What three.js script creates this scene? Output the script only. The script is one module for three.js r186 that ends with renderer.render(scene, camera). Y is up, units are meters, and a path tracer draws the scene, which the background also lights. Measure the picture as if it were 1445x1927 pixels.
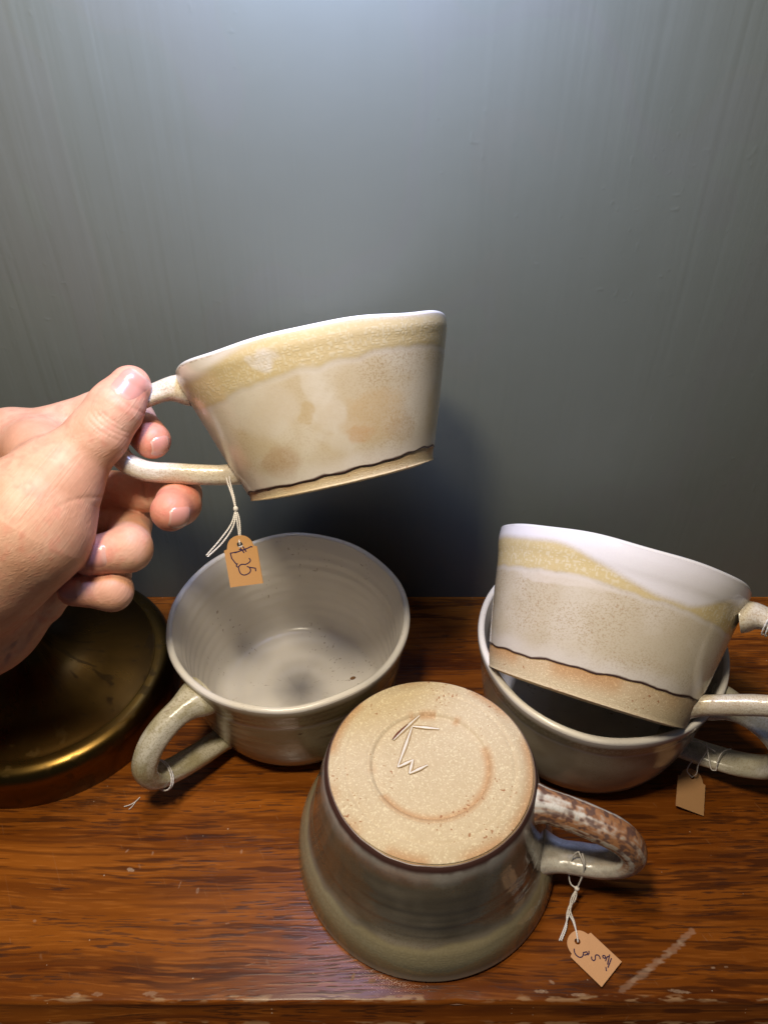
import * as THREE from 'three';
import { mergeGeometries } from 'three/addons/utils/BufferGeometryUtils.js';

// ---------------------------------------------------------------- camera, light, exposure
const scene = new THREE.Scene();
const W = 1445, H = 1927, FPX = 1507, PITCH = 0.7081, CAMY = 0.3662;
const camera = new THREE.PerspectiveCamera(2 * Math.atan(H / 2 / FPX) * 180 / Math.PI, W / H, 0.01, 20);
camera.position.set(0, CAMY, 0);
camera.rotation.x = -PITCH;
camera.updateMatrixWorld(true);
const renderer = new THREE.WebGLRenderer({ antialias: true });
renderer.toneMapping = THREE.LinearToneMapping;
renderer.toneMappingExposure = 1;
renderer.shadowMap.enabled = true;
scene.background = new THREE.Color(0.026, 0.032, 0.043);     // the dim room behind the photographer

const WARM = [1, 0.87, 0.66], COLD = [0.40, 0.52, 1];
const LAMP = new THREE.Vector3(-0.075, 0.56, -0.212), COOL = new THREE.Vector3(-0.022, 0.428, -0.274);
const FILL = new THREE.Vector3(-0.085, 0.60, -0.075);
for (const [pos, color, power, aim, size, cone, soft] of [[LAMP, WARM, 0.26, [-0.02, 0, -0.2], 1.0, 1.3, 0.6], [FILL, WARM, 0.70, [-0.02, 0.05, -0.22], 1.7, 1.2, 0.7], [COOL, COLD, 0.46, [-0.02, 0.30, -0.385], 1.4, 1.24, 0.6]]) {
  const l = new THREE.SpotLight(new THREE.Color(...color), power, 0, cone, soft, 2);
  l.position.copy(pos); l.target.position.set(...aim); l.castShadow = true; l.shadow.radius = size; l.shadow.mapSize.set(2048, 2048);
  l.name = 'bulb_light'; scene.add(l, l.target);
}

// ---------------------------------------------------------------- helpers
const V = (x, y, z) => new THREE.Vector3(x, y, z);
const cs = Math.cos(PITCH), sn = Math.sin(PITCH);
const RIGHT = V(1, 0, 0), UP = V(0, cs, -sn), FWD = V(0, -sn, -cs);
const ray = (px, py) => FWD.clone().addScaledVector(RIGHT, (px - W / 2) / FPX).addScaledVector(UP, -(py - H / 2) / FPX);
const at = (px, py, d) => V(0, CAMY, 0).addScaledVector(ray(px, py), d);           // a point of the photograph at a distance
const onPlane = (px, py, y) => { const r = ray(px, py); return V(0, CAMY, 0).addScaledVector(r, (y - CAMY) / r.y); };
const clamp = (x, a = 0, b = 1) => Math.min(b, Math.max(a, x));
const sst = (a, b, x) => { const t = clamp((x - a) / (b - a)); return t * t * (3 - 2 * t); };
const mix = (a, b, t) => a + (b - a) * t;
const mix3 = (a, b, t) => [mix(a[0], b[0], t), mix(a[1], b[1], t), mix(a[2], b[2], t)];
function rng(seed) { let s = seed >>> 0; return () => { s = (s + 0x6d2b79f5) | 0; let t = Math.imul(s ^ (s >>> 15), 1 | s); t = (t + Math.imul(t ^ (t >>> 7), 61 | t)) ^ t; return ((t ^ (t >>> 14)) >>> 0) / 4294967296; }; }
const NT = 8192, PT = new Uint16Array(NT), VT = new Float32Array(NT);
{ const r = rng(77); for (let i = 0; i < NT; i++) PT[i] = i; for (let i = NT - 1; i > 0; i--) { const j = Math.floor(r() * (i + 1)), t = PT[i]; PT[i] = PT[j]; PT[j] = t; } for (let i = 0; i < NT; i++) VT[i] = r(); }
function noise(x, y, z = 0) {                                  // value noise, 0..1
  const ix = Math.floor(x), iy = Math.floor(y), iz = Math.floor(z), M = NT - 1;
  let fx = x - ix, fy = y - iy, fz = z - iz;
  fx = fx * fx * (3 - 2 * fx); fy = fy * fy * (3 - 2 * fy); fz = fz * fz * (3 - 2 * fz);
  const z0 = PT[iz & M], a0 = PT[(z0 + iy) & M], a1 = PT[(z0 + iy + 1) & M];
  let p = VT[PT[(a0 + ix) & M]], q = VT[PT[(a1 + ix) & M]];
  p += (VT[PT[(a0 + ix + 1) & M]] - p) * fx; q += (VT[PT[(a1 + ix + 1) & M]] - q) * fx; p += (q - p) * fy;
  if (fz === 0) return p;
  const z1 = PT[(iz + 1) & M], b0 = PT[(z1 + iy) & M], b1 = PT[(z1 + iy + 1) & M];
  let r = VT[PT[(b0 + ix) & M]], s = VT[PT[(b1 + ix) & M]];
  r += (VT[PT[(b0 + ix + 1) & M]] - r) * fx; s += (VT[PT[(b1 + ix + 1) & M]] - s) * fx; r += (s - r) * fy;
  return p + (r - p) * fz;
}
function fbm(x, y, z = 0, n = 4) { let s = 0, a = 0.5, t = 0; for (let i = 0; i < n; i++) { s += a * noise(x, y, z); t += a; x = x * 2.03 + 17.1; y = y * 2.03 + 5.3; z = z * 2.03 + 9.7; a *= 0.5; } return s / t; }
const enc = (x) => { x = clamp(x); return Math.round(255 * (x <= 0.0031308 ? 12.92 * x : 1.055 * Math.pow(x, 1 / 2.4) - 0.055)); };
function finish(t, srgb) {
  t.magFilter = THREE.LinearFilter; t.minFilter = THREE.LinearMipmapLinearFilter; t.generateMipmaps = true;
  t.wrapS = t.wrapT = THREE.RepeatWrapping; if (srgb) t.colorSpace = THREE.SRGBColorSpace; t.needsUpdate = true; return t;
}
// fn(u, v) -> { c: linear colour, r: roughness, h: height } ; gives three textures
function surfaceMaps(w, h, fn, want = 'crh') {
  const c = new Uint8Array(w * h * 4), r = new Uint8Array(w * h * 4), b = new Uint8Array(w * h * 4);
  for (let y = 0; y < h; y++) for (let x = 0; x < w; x++) {
    const o = (y * w + x) * 4, s = fn((x + 0.5) / w, (y + 0.5) / h);
    c[o] = enc(s.c[0]); c[o + 1] = enc(s.c[1]); c[o + 2] = enc(s.c[2]); c[o + 3] = 255;
    r[o] = r[o + 1] = r[o + 2] = Math.round(255 * clamp(s.r ?? 0.5)); r[o + 3] = 255;
    b[o] = b[o + 1] = b[o + 2] = Math.round(255 * clamp(s.h ?? 0.5)); b[o + 3] = 255;
  }
  const out = {};
  if (want.includes('c')) out.map = finish(new THREE.DataTexture(c, w, h), true);
  if (want.includes('r')) out.roughnessMap = finish(new THREE.DataTexture(r, w, h));
  if (want.includes('h')) out.bumpMap = finish(new THREE.DataTexture(b, w, h));
  return out;
}
const used = new Map();
function numbered(n) { const k = used.get(n) ?? 0; used.set(n, k + 1); return k ? `${n}_${String(k).padStart(3, '0')}` : n; }
function mesh(name, g, m, parent) { const o = new THREE.Mesh(g, m); o.name = parent === scene ? numbered(name) : name; o.castShadow = o.receiveShadow = true; parent.add(o); return o; }
function tag(o, label, category, group, kind) { if (label) o.userData.label = label; if (category) o.userData.category = category; if (group) o.userData.group = group; if (kind) o.userData.kind = kind; return o; }
function thing(name, label, category, pos, group) { const o = new THREE.Group(); o.name = numbered(name); if (pos) o.position.copy(pos); scene.add(o); return tag(o, label, category, group); }
// a grid of points fn(i, j) -> [Vector3, u, v, colour?]; smooth normals; closed round i when wrap is set (the last column repeats the first)
function grid(nu, nv, fn, flip = false, colored = false) {
  const p = [], uv = [], col = [], idx = [];
  for (let j = 0; j <= nv; j++) for (let i = 0; i <= nu; i++) {
    const [q, u, v, c] = fn(i / nu, j / nv); p.push(q.x, q.y, q.z); uv.push(u, v); if (colored) col.push(...c);
  }
  const w = nu + 1;
  for (let j = 0; j < nv; j++) for (let i = 0; i < nu; i++) {
    const a = j * w + i, b = a + 1, c = a + w, d = c + 1;
    if (flip) idx.push(a, c, b, b, c, d); else idx.push(a, b, c, b, d, c);
  }
  const g = new THREE.BufferGeometry();
  g.setAttribute('position', new THREE.Float32BufferAttribute(p, 3));
  g.setAttribute('uv', new THREE.Float32BufferAttribute(uv, 2));
  if (colored) g.setAttribute('color', new THREE.Float32BufferAttribute(col, 3));
  g.setIndex(idx); g.computeVertexNormals();
  return g;
}
function weldSeam(g, nu, nv) {                                  // same normals on both sides of the seam of a closed grid
  const n = g.attributes.normal, w = nu + 1;
  for (let j = 0; j <= nv; j++) {
    const a = j * w, b = j * w + nu, v = V(n.getX(a) + n.getX(b), n.getY(a) + n.getY(b), n.getZ(a) + n.getZ(b)).normalize();
    n.setXYZ(a, v.x, v.y, v.z); n.setXYZ(b, v.x, v.y, v.z);
  }
  return g;
}
// ---------------------------------------------------------------- the wall
{
  const maps = surfaceMaps(1280, 1280, (u, v) => {
    const x = u * 0.9, y = v * 0.9, wx = x + 0.004 * fbm(x * 20, y * 9, 3, 2);
    const streak = 0.55 * fbm(wx * 420, y * 9, 1, 3) + 0.45 * fbm(wx * 150 + 40, y * 5, 7, 3);
    const lumps = fbm(x * 70, y * 60, 5, 3), where = sst(0.35, 0.7, fbm(x * 9, y * 5, 11, 2));
    const nub = sst(0.93, 0.98, noise(x * 420, y * 330, 9)) * sst(0.5, 0.65, noise(x * 25, y * 25, 4));
    const k = 0.97 + 0.06 * fbm(x * 14, y * 10, 2, 3);
    return { c: [0.119 * k, 0.129 * k, 0.104 * k], r: 0.50 + 0.12 * fbm(x * 50, y * 30, 8, 2), h: 0.25 + 0.30 * streak * (0.5 + where) + 0.14 * lumps + 0.09 * nub };
  });
  const m = new THREE.MeshPhysicalMaterial({ ...maps, roughness: 1, bumpScale: 0.0008 });
  const g = new THREE.BoxGeometry(0.9, 0.9, 0.03);
  const w = mesh('wall', g, m, scene); w.position.set(0, 0.40, -0.3462 - 0.015); tag(w, null, null, null, 'structure');
}
// ---------------------------------------------------------------- the wooden shelf
{
  const SX = 0.56, SZ = 0.28, rnd = rng(5);
  const ticks = [], marks = [];
  for (let i = 0; i < 150; i++) ticks.push([rnd() * SX, rnd() * 0.235 + 0.0, 0.0001 + 0.00022 * rnd() * rnd()]);
  const cell = new Map();
  for (const t of ticks) { const k = Math.floor(t[0] / 0.01) + ',' + Math.floor(t[1] / 0.01); if (!cell.has(k)) cell.set(k, []); cell.get(k).push(t); }
  const tm = (px, py, rx, rz, turn, a) => { const p = onPlane(px, py, 0); marks.push([p.x + SX / 2, -p.z - 0.111, rx, rz, turn, a]); };   // worn patches of the varnish
  const gash = [[1172, 1878], [1195, 1858], [1222, 1838], [1245, 1820], [1262, 1806], [1282, 1788], [1304, 1766]].map(([px, py]) => { const p = onPlane(px, py, 0); return [p.x + SX / 2, -p.z - 0.111]; });
  for (const [x, y, a, b, t, k] of [[243, 1648, 0.0017, 0.0010, 0.4, 0.9], [237, 1612, 0.0012, 0.0004, -0.9, 0.5], [285, 1617, 0.0005, 0.0009, 0, 0.5], [140, 1888, 0.0022, 0.0009, 0, 0.55], [180, 1886, 0.002, 0.0009, 0, 0.5], [280, 1884, 0.0028, 0.001, 0, 0.55],
    [1020, 1880, 0.003, 0.0007, 0, 0.6], [1090, 1886, 0.004, 0.0006, 0, 0.6], [1280, 1880, 0.005, 0.0007, 0.1, 0.6], [1345, 1835, 0.0012, 0.0005, 0, 0.5], [1370, 1833, 0.001, 0.0004, 0, 0.5], [1040, 1862, 0.0013, 0.0007, 0.8, 0.5],
    [664, 1852, 0.0006, 0.0016, 0.4, 0.6], [700, 1860, 0.0016, 0.001, 0, 0.35], [336, 1678, 0.0003, 0.0019, 0.2, 0.5], [370, 1688, 0.0007, 0.0015, 0, 0.45], [453, 1614, 0.0005, 0.0011, 0, 0.45], [62, 1745, 0.0008, 0.0007, 0, 0.5], [427, 1750, 0.0012, 0.0003, -0.1, 0.5], [470, 1828, 0.0025, 0.0002, -0.3, 0.5]]) tm(x, y, a, b, t, k);
  const maps = surfaceMaps(2048, 1024, (u, v) => {
    const x = u * SX, y = v * SZ;                                // y grows from the front edge to the wall
    const bend = 0.010 * fbm(x * 4.5, y * 9, 1, 3) + 0.0035 * fbm(x * 20, y * 40, 2, 2);
    const gy = y + bend;
    const broad = fbm(x * 3.2, gy * 60, 3, 3), mid = fbm(x * 9, gy * 210, 4, 3);
    const fine = fbm(x * 90, gy * 1500, 6, 2);
    const pore = sst(0.58, 0.76, fbm(x * 120, gy * 1900, 8, 2)) * sst(0.36, 0.62, fbm(x * 22, gy * 160, 9, 2));
    const fleck = sst(0.54, 0.70, fbm(x * 52, gy * 760, 12, 3)) * sst(0.42, 0.62, fbm(x * 7, gy * 90, 13, 3));
    let c = mix3([0.130, 0.032, 0.0036], [0.29, 0.085, 0.009], sst(0.25, 0.75, 0.55 * broad + 0.45 * mid));
    c = mix3(c, [0.42, 0.14, 0.022], 0.35 * sst(0.55, 0.8, fine));
    const lines = sst(0.56, 0.80, fbm(x * 16, (gy + 0.012 * fbm(x * 7, y * 20, 55, 2)) * 520, 51, 3)); c = mix3(c, [0.075, 0.02, 0.005], 0.55 * lines);
    c = mix3(c, [0.05, 0.014, 0.005], 0.72 * fleck);
    c = mix3(c, [0.035, 0.011, 0.005], 0.72 * pore);
    const dark = sst(0.50, 0.68, fbm(x * 2.1 + 3, y * 7, 21, 2)); c = mix3(c, [c[0] * 0.55, c[1] * 0.5, c[2] * 0.5], 0.55 * dark);
    let r = 0.19 + 0.12 * fbm(x * 30, y * 30, 14, 3) + 0.12 * pore, h = 0.6 - 0.28 * pore - 0.18 * fleck + 0.10 * fine;
    const scr = sst(0.965, 0.985, noise(x * 900 + y * 500, y * 60 - x * 40, 31)) * 0.25; c = mix3(c, [0.5, 0.33, 0.2], scr * 0.5);
    for (const m of marks) {
      const dx = x - m[0], dy = y - m[1]; if (Math.abs(dx) > 0.008 || Math.abs(dy) > 0.008) continue;
      const q = Math.cos(m[4]), s = Math.sin(m[4]), a = (dx * q - dy * s) / m[2], b = (dx * s + dy * q) / m[3];
      const d = Math.hypot(a, b) + 0.9 * (fbm(x * 1300, y * 1300, 33, 3) - 0.5), k = m[5] * sst(1.1, 0.75, d);
      if (k > 0) { c = mix3(c, [0.45, 0.31, 0.20], k * (0.35 + 0.5 * noise(x * 900, y * 1600, 35))); r = mix(r, 0.75, k); h -= 0.1 * k; }
    }
    if (x > gash[0][0] - 0.01 && x < gash[6][0] + 0.01 && y < gash[6][1] + 0.008) for (let i = 0; i < 6; i++) {
      const [ax, ay] = gash[i], [bx, by] = gash[i + 1], t = clamp(((x - ax) * (bx - ax) + (y - ay) * (by - ay)) / ((bx - ax) ** 2 + (by - ay) ** 2)), d = Math.hypot(x - mix(ax, bx, t), y - mix(ay, by, t));
      const k = sst(0.0019, 0.0008, d + 0.0026 * (fbm(x * 420, y * 1100, 61, 3) - 0.45)) * (0.45 + 0.5 * fbm(x * 250, y * 700, 62, 2));
      if (k > 0) { c = mix3(c, [0.38, 0.26, 0.17], k * 0.45); r = mix(r, 0.7, k); h -= 0.06 * k; }
    }
    const ci = Math.floor(x / 0.01), cj = Math.floor(y / 0.01);
    for (const t of cell.get(ci + ',' + cj) ?? []) { const d = Math.hypot(x - t[0], y - t[1]) / t[2]; if (d < 1.3) { c = mix3(c, [0.75, 0.66, 0.55], 0.8 * sst(1.3, 0.7, d)); r = 0.8; } }
    const chip = sst(0.0022, 0.0, Math.abs(y - 0.0062)) * sst(0.56, 0.72, fbm(x * 160, y * 700, 41, 3)); c = mix3(c, [0.40, 0.25, 0.13], chip * 0.6);
    return { c, r, h };
  });
  const m = new THREE.MeshPhysicalMaterial({ ...maps, roughness: 1, bumpScale: 0.00010, specularIntensity: 0.42 });
  for (const k of ['map', 'roughnessMap', 'bumpMap']) { m[k].wrapS = m[k].wrapT = THREE.MirroredRepeatWrapping; }
  // section of the board from the wall forward, over the rounded nosing and down the front
  const sec = [], zf = -0.1179, R = 0.0022;
  for (const z of [-0.3460, -0.29, -0.23, -0.17, zf - 0.006]) sec.push([z, 0]);
  for (let i = 0; i <= 8; i++) { const a = (i / 8) * Math.PI / 2; sec.push([zf - R + R * Math.sin(a), -R + R * Math.cos(a)]); }
  sec.push([zf + 0.0008, -0.005], [zf + 0.0035, -0.0095], [zf + 0.0065, -0.0135], [zf + 0.007, -0.022]);
  const len = [0]; for (let i = 1; i < sec.length; i++) len.push(len[i - 1] + Math.hypot(sec[i][0] - sec[i - 1][0], sec[i][1] - sec[i - 1][1]));
  const L0 = len[sec.findIndex((s) => s[0] > zf - R - 1e-6)];
  const t = thing('wooden_shelf', 'dark varnished orange brown wooden shelf top under all the mugs', 'shelf', V(0, 0, 0));
  const nseg = sec.length - 1, NX = 120;
  const top = grid(NX, nseg, (i, jj) => {
    const j = Math.round(jj * nseg), x = (i - 0.5) * 0.9; let [z, y] = sec[j];
    if (j > 4 && j < nseg - 3) { const d = 0.00045 * (fbm(x * 160, 2, 3, 3) - 0.35) + 0.0009 * sst(0.66, 0.78, fbm(x * 60, 7, 5, 2)); z -= Math.max(0, d); y -= Math.max(0, d) * 0.8; }
    return [V(x, y, z), (x + SX / 2) / SX, (0.0063 + (L0 - len[j])) / SZ];
  }, false);
  mesh('shelf_top', top, m, t);
  const under = new THREE.BoxGeometry(0.9, 0.02, 0.226); under.translate(0, -0.0125, -0.2315);
  mesh('shelf_board', under, new THREE.MeshStandardMaterial({ color: new THREE.Color(0.12, 0.05, 0.02), roughness: 0.6 }), t);
}
// ---------------------------------------------------------------- mugs
const CLAY = [0.60, 0.475, 0.30];
const clayMaps = surfaceMaps(1024, 1024, (u, v) => {
  const x = u * 0.16, y = v * 0.16;
  const g = fbm(x * 900, y * 900, 1, 2), sand = sst(0.66, 0.85, noise(x * 2100, y * 2100, 4)), iron = sst(0.86, 0.91, noise(x * 1100, y * 1100, 7)) * sst(0.55, 0.7, noise(x * 90, y * 90, 8));
  let c = mix3([0.53, 0.41, 0.245], [0.66, 0.535, 0.35], 0.5 * g + 0.5 * fbm(x * 40, y * 40, 2, 3));
  c = mix3(c, [0.82, 0.72, 0.48], 0.6 * sand); c = mix3(c, [0.30, 0.10, 0.025], 0.8 * iron);
  return { c, r: 0.82, h: 0.4 + 0.25 * g + 0.2 * sand };
});
const clayMat = new THREE.MeshStandardMaterial({ ...clayMaps, roughness: 1, bumpScale: 0.0002, vertexColors: true });
const creamA = [0.60, 0.53, 0.42], white = [0.74, 0.70, 0.68], olive = [0.52, 0.40, 0.18], brown = [0.30, 0.15, 0.055], dark = [0.055, 0.020, 0.014];
// the marks of one glaze: fn(u, v, x, y, z) -> colour ; x, y, z in metres on the cylinder
function glazeMaps(seed, fn, w = 1400, h = 350) {
  return surfaceMaps(w, h, (u, v) => {
    const a = u * Math.PI * 2, x = Math.cos(a) * 0.055 + seed, z = Math.sin(a) * 0.055, y = v * 0.062;
    return fn(u, v, x, y, z);
  });
}
const du = (u, c) => { let d = u - c; d -= Math.round(d); return d; };
const blob = (u, v, cu, cv, ru, rv) => sst(1.25, 0.6, Math.hypot(du(u, cu) / ru, (v - cv) / rv));
function glaze(seed, o) {
  return glazeMaps(seed, (u, v, x, y, z) => {
    const n1 = fbm(x * 55, y * 55, z * 55, 3), n2 = fbm(x * 160 + 5, y * 160, z * 160, 3), sp = noise(x * 2300, y * 2300, z * 2300), sp2 = noise(x * 1300, y * 1300, z * 1300 + 50);
    const warp = 0.10 * (fbm(x * 32 + 3, y * 10, z * 32, 3) - 0.5);
    let c = mix3(o.base, o.base2, sst(0.38, 0.66, n1));
    // tiny brown freckles where the glaze is thin
    const thin = sst(0.42, 0.72, fbm(x * 38 + 9, y * 42, z * 38, 3));
    c = mix3(c, o.freckle, (0.22 + 0.42 * thin) * sst(0.45, 0.85, sp) * o.speck);
    c = mix3(c, brown, 0.5 * sst(0.80, 0.87, sp2) * o.speck * thin);
    let rough = o.rough + 0.10 * (n2 - 0.5), hgt = 0.5 + 0.12 * (n2 - 0.5) + 0.05 * sp;
    // pooled yellow band below the rim, broken into cells
    const lo = o.bandLo(u) + warp * 0.6 + 0.05 * (fbm(x * 130, 3, z * 130, 2) - 0.5), hi = o.bandHi(u) + warp * 0.5;
    if (hi > lo) {
      const cells = Math.abs(noise(x * 1050, y * 900, z * 1050) - 0.5) * 2, inb = sst(lo - 0.015, lo + 0.02, v) * sst(hi + 0.03, hi - 0.03, v);
      const strong = sst(lo - 0.01, lo + 0.06, v) * sst(hi + 0.02, lo + 0.10, v);
      c = mix3(c, mix3(o.band, mix3(o.band, o.cell ?? [0.70, 0.62, 0.44], 0.7), sst(0.25, 0.6, cells) * (0.35 + 0.5 * strong)), inb * (0.7 + 0.3 * n1));
      hgt += 0.25 * inb * cells * strong;
      c = mix3(c, o.over, sst(hi - 0.02, hi + 0.05, v) * 0.92);
      c = mix3(c, mix3(o.base, white, 0.5), (o.seam ?? 0.55) * sst(0.035, 0.0, Math.abs(v - lo + 0.02)));
      hgt += 0.35 * sst(lo - 0.03, lo + 0.03, v);
    }
    if (o.rust) { const k = sst(0.20, 0.05, v + 0.10 * (n1 - 0.5)) * sst(0.42, 0.62, fbm(x * 48 + 3, y * 120, z * 48, 3)); c = mix3(c, mix3([0.30, 0.12, 0.035], [0.16, 0.06, 0.025], sp2), 0.75 * k); }
    for (const b of o.blobs ?? []) { const k = blob(u, v, b[0] + 0.02 * (n2 - 0.5) + 0.03 * (n1 - 0.5), b[1] + 0.12 * (n2 - 0.5), b[2], b[3]); c = mix3(c, b[4], clamp(0.85 * k * b[5] * (0.55 + 0.75 * (0.5 * sp + 0.5 * sp2)) * sst(0.05, 0.8, k + 1.0 * (n2 - 0.4)))); }
    // glaze edge: iron dark line, then a paler fringe
    c = mix3(c, mix3(o.base, white, 0.6), 0.6 * sst(0.17, 0.03, v + 0.08 * (n2 - 0.5)));
    const ew = o.edge ?? 0.021, edge = sst(ew + (0.02 + 0.6 * ew) * (n2 - 0.5), ew * 0.4, v); c = mix3(c, dark, edge); rough = mix(rough, 0.6, edge);
    if (o.rimBrown) c = mix3(c, [0.26, 0.11, 0.04], 0.8 * sst(0.985, 1.0, v) * o.rimBrown(u) * sst(0.3, 0.6, noise(x * 500, y * 500, z * 500)));
    return { c, r: rough, h: hgt };
  });
}
const interiorMaps = surfaceMaps(1024, 512, (u, v) => {
  const a = u * Math.PI * 2, x = Math.cos(a) * 0.05, z = Math.sin(a) * 0.05, y = v * 0.1;
  const n = fbm(x * 60, y * 60, z * 60, 3), sp = sst(0.86, 0.9, noise(x * 900, y * 900, z * 900)) * sst(0.55, 0.7, noise(x * 90, y * 90, z * 90 + 7));
  let c = mix3([0.72, 0.675, 0.62], [0.80, 0.755, 0.70], n); c = mix3(c, [0.3, 0.22, 0.15], 0.6 * sp);
  const rim = sst(0.93, 0.985, v); c = mix3(c, [0.68, 0.64, 0.61], rim);
  c = mix3(c, [0.35, 0.26, 0.16], 0.5 * rim * sst(0.80, 0.86, noise(x * 500, y * 300, z * 500 + 3)));
  return { c, r: 0.15 + 0.10 * fbm(x * 150, y * 150, z * 150, 2), h: 0.5 + 0.2 * (fbm(x * 40, y * 260, z * 40, 2) - 0.5) };
});
const interiorMat = new THREE.MeshPhysicalMaterial({ ...interiorMaps, roughness: 1, bumpScale: 0.0006 });

function makeMug(root, o) {
  const NU = 168, h = o.h, R = o.R, rnd = rng(o.seed), ph = [rnd() * 6, rnd() * 6, rnd() * 6, rnd() * 6];
  const wob = (a, t) => 1 + t * (0.009 * Math.sin(2 * a + ph[0]) + 0.005 * Math.sin(3 * a + ph[1])) * (o.wobble ?? 1);
  const lift = (a, t) => t * t * (0.0006 * Math.sin(2 * a + ph[2]) + 0.0004 * Math.sin(5 * a + ph[3]) + 0.00025 * Math.sin(9 * a)) * (o.wobble ?? 1);
  const prof = new THREE.SplineCurve(o.profile.map(([r, y]) => new THREE.Vector2(r * R, y * h)));
  const ringAmp = o.rings ?? 0.00018;
  const outer = (a, t, inset = 0) => {
    const p = prof.getPoint(clamp(t)), ripple = ringAmp * 9 * (fbm(p.y * 330 + 0.25 * Math.sin(a + ph[0]), 2 + 0.9 * Math.cos(a), 5 + 0.9 * Math.sin(a) + o.seed, 2) - 0.5) * sst(0.1, 0.25, t) * sst(0.97, 0.8, t);
    const r = (p.x + ripple - inset) * wob(a, t);
    return V(r * Math.cos(a), p.y + lift(a, t), r * Math.sin(a));
  };
  const tg = (a) => o.glazeLine + (o.glazeWave ?? 0.02) * (Math.sin(a * 1 + (o.glazePhase ?? 0)) + 0.35 * Math.sin(3 * a + ph[1]) + 0.5 * (fbm(Math.cos(a) * 5 + 9, Math.sin(a) * 5, o.seed, 3) - 0.5) * 2 + 0.10 * Math.sin(23 * a + ph[3]));
  // glazed outer wall, its lower edge rolled in
  const bodyM = new THREE.MeshPhysicalMaterial({ ...o.maps, roughness: 1, bumpScale: 0.0003 });
  const NV = 96;
  const body = weldSeam(grid(NU, NV, (i, j) => {
    const a = i * Math.PI * 2, g = tg(a), edge = j < 1.5 / NV, k = edge ? 0 : (j - 1 / NV) / (1 - 1 / NV);
    const q = outer(a, g + (1 - g) * k, edge && j < 0.5 / NV ? 0.0006 : 0), y0 = prof.getPoint(clamp(g)).y;
    return [q, i, clamp((prof.getPoint(clamp(g + (1 - g) * k)).y - y0) / (h - y0))];
  }, true), NU, NV);
  mesh('body', body, bodyM, root);
  // rim and inside, from the lip down to the centre of the floor
  const w = o.wall ?? 0.0042, ip = [];
  { const rimR = o.profile[o.profile.length - 1][0] * R;
    for (let i = 0; i <= 6; i++) { const q = (i / 6) * Math.PI; ip.push([rimR - w * 0.42 + w * 0.42 * Math.cos(q), h + w * 0.40 * Math.sin(q)]); }
    for (const t of [0.9, 0.8, 0.7, 0.6, 0.5, 0.42, 0.34, 0.28]) { const p = prof.getPoint(t); ip.push([p.x - w * (1 + 0.25 * (1 - t)), p.y]); }
    const last = ip[ip.length - 1]; ip.push([last[0] * 0.93, 0.0092], [last[0] * 0.8, 0.0068], [last[0] * 0.6, 0.0060], [last[0] * 0.4, 0.0058], [last[0] * 0.2, 0.0056], [0, 0.0054]); }
  const ic = new THREE.SplineCurve(ip.map((q) => new THREE.Vector2(...q))), NI = 120;
  const inside = weldSeam(grid(NU, NI, (i, j) => {
    const a = i * Math.PI * 2, s = j < 0.2 ? j / 0.2 * 0.30 : 0.30 + (j - 0.2) / 0.8 * 0.70, p = ic.getPoint(s), t = clamp(p.y / h);
    const rr = 0.00016 * Math.sin(p.y * 900 + 0.8 * Math.sin(a)) * sst(0.12, 0.3, t) * sst(0.95, 0.8, t), fl = 0.00016 * Math.sin(p.x * 620 - a) * sst(0.2, 0.1, t) * sst(0.003, 0.01, p.x);
    const r = Math.max(0.00001, p.x + rr) * wob(a, t);
    return [V(r * Math.cos(a), p.y + fl + lift(a, Math.min(1, t)), r * Math.sin(a)), i, 1 - s];
  }, true), NU, NI);
  mesh('interior', inside, interiorMat, root);
  // unglazed foot: underside with turning grooves, bevel, then up to the glaze line
  const rb = o.profile[0][0] * R, NF = 84;
  const under = (r) => { const q = r / rb; return 0.0016 * sst(0.60, 0.575, q) + 0.0006 * sst(0.02, 0, Math.abs(q - 0.615)) + 0.0005 * sst(0.020, 0, Math.abs(q - 0.83)) + 0.0003 * sst(0.83, 0.65, q) + 0.0011 * sst(0.86, 1.0, q); };
  const foot = weldSeam(grid(NU, NF, (i, j) => {
    const a = i * Math.PI * 2, s = j * NF;
    if (s <= 62) { const r = Math.max(1e-5, rb * s / 62); const rim = sst(0.08, 0.0, Math.abs(r / rb - 0.575)) * sst(0.5, 0.62, noise(Math.cos(a) * 4 + 9, Math.sin(a) * 4, o.seed)), out = sst(0.88, 1.0, r / rb) * sst(0.30, 0.65, noise(Math.cos(a) * 3 + 4, Math.sin(a) * 3, o.seed + 2));
      const k = clamp(0.55 * rim + 0.6 * out); return [V(r * Math.cos(a) * wob(a, 0.1), under(r), r * Math.sin(a) * wob(a, 0.1)), 0.5 + Math.cos(a) * r / 0.16, 0.5 + Math.sin(a) * r / 0.16, mix3([1, 1, 1], [0.72, 0.38, 0.16], k)]; }
    const k = (s - 62) / (NF - 62), g = tg(a) * 1.03, t = g * k, p = outer(a, t, 0.0004 * sst(0, 0.3, k)), rr = rb + 0.02 * k;
    if (s < 64) p.y = Math.max(p.y, 0.0011);
    const warm = sst(0.35, 1.0, k) * (0.35 + 0.65 * sst(0.35, 0.65, noise(Math.cos(a) * 3 + 4, Math.sin(a) * 3, o.seed + 2)));
    return [p, 0.5 + Math.cos(a) * rr / 0.16, 0.5 + Math.sin(a) * rr / 0.16, mix3([1, 1, 1], [0.78, 0.48, 0.26], warm * 0.8)];
  }, false, true), NU, NF);
  foot.scale(1, 1, 1);
  mesh('foot', flipY(foot), clayMat, root);
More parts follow.
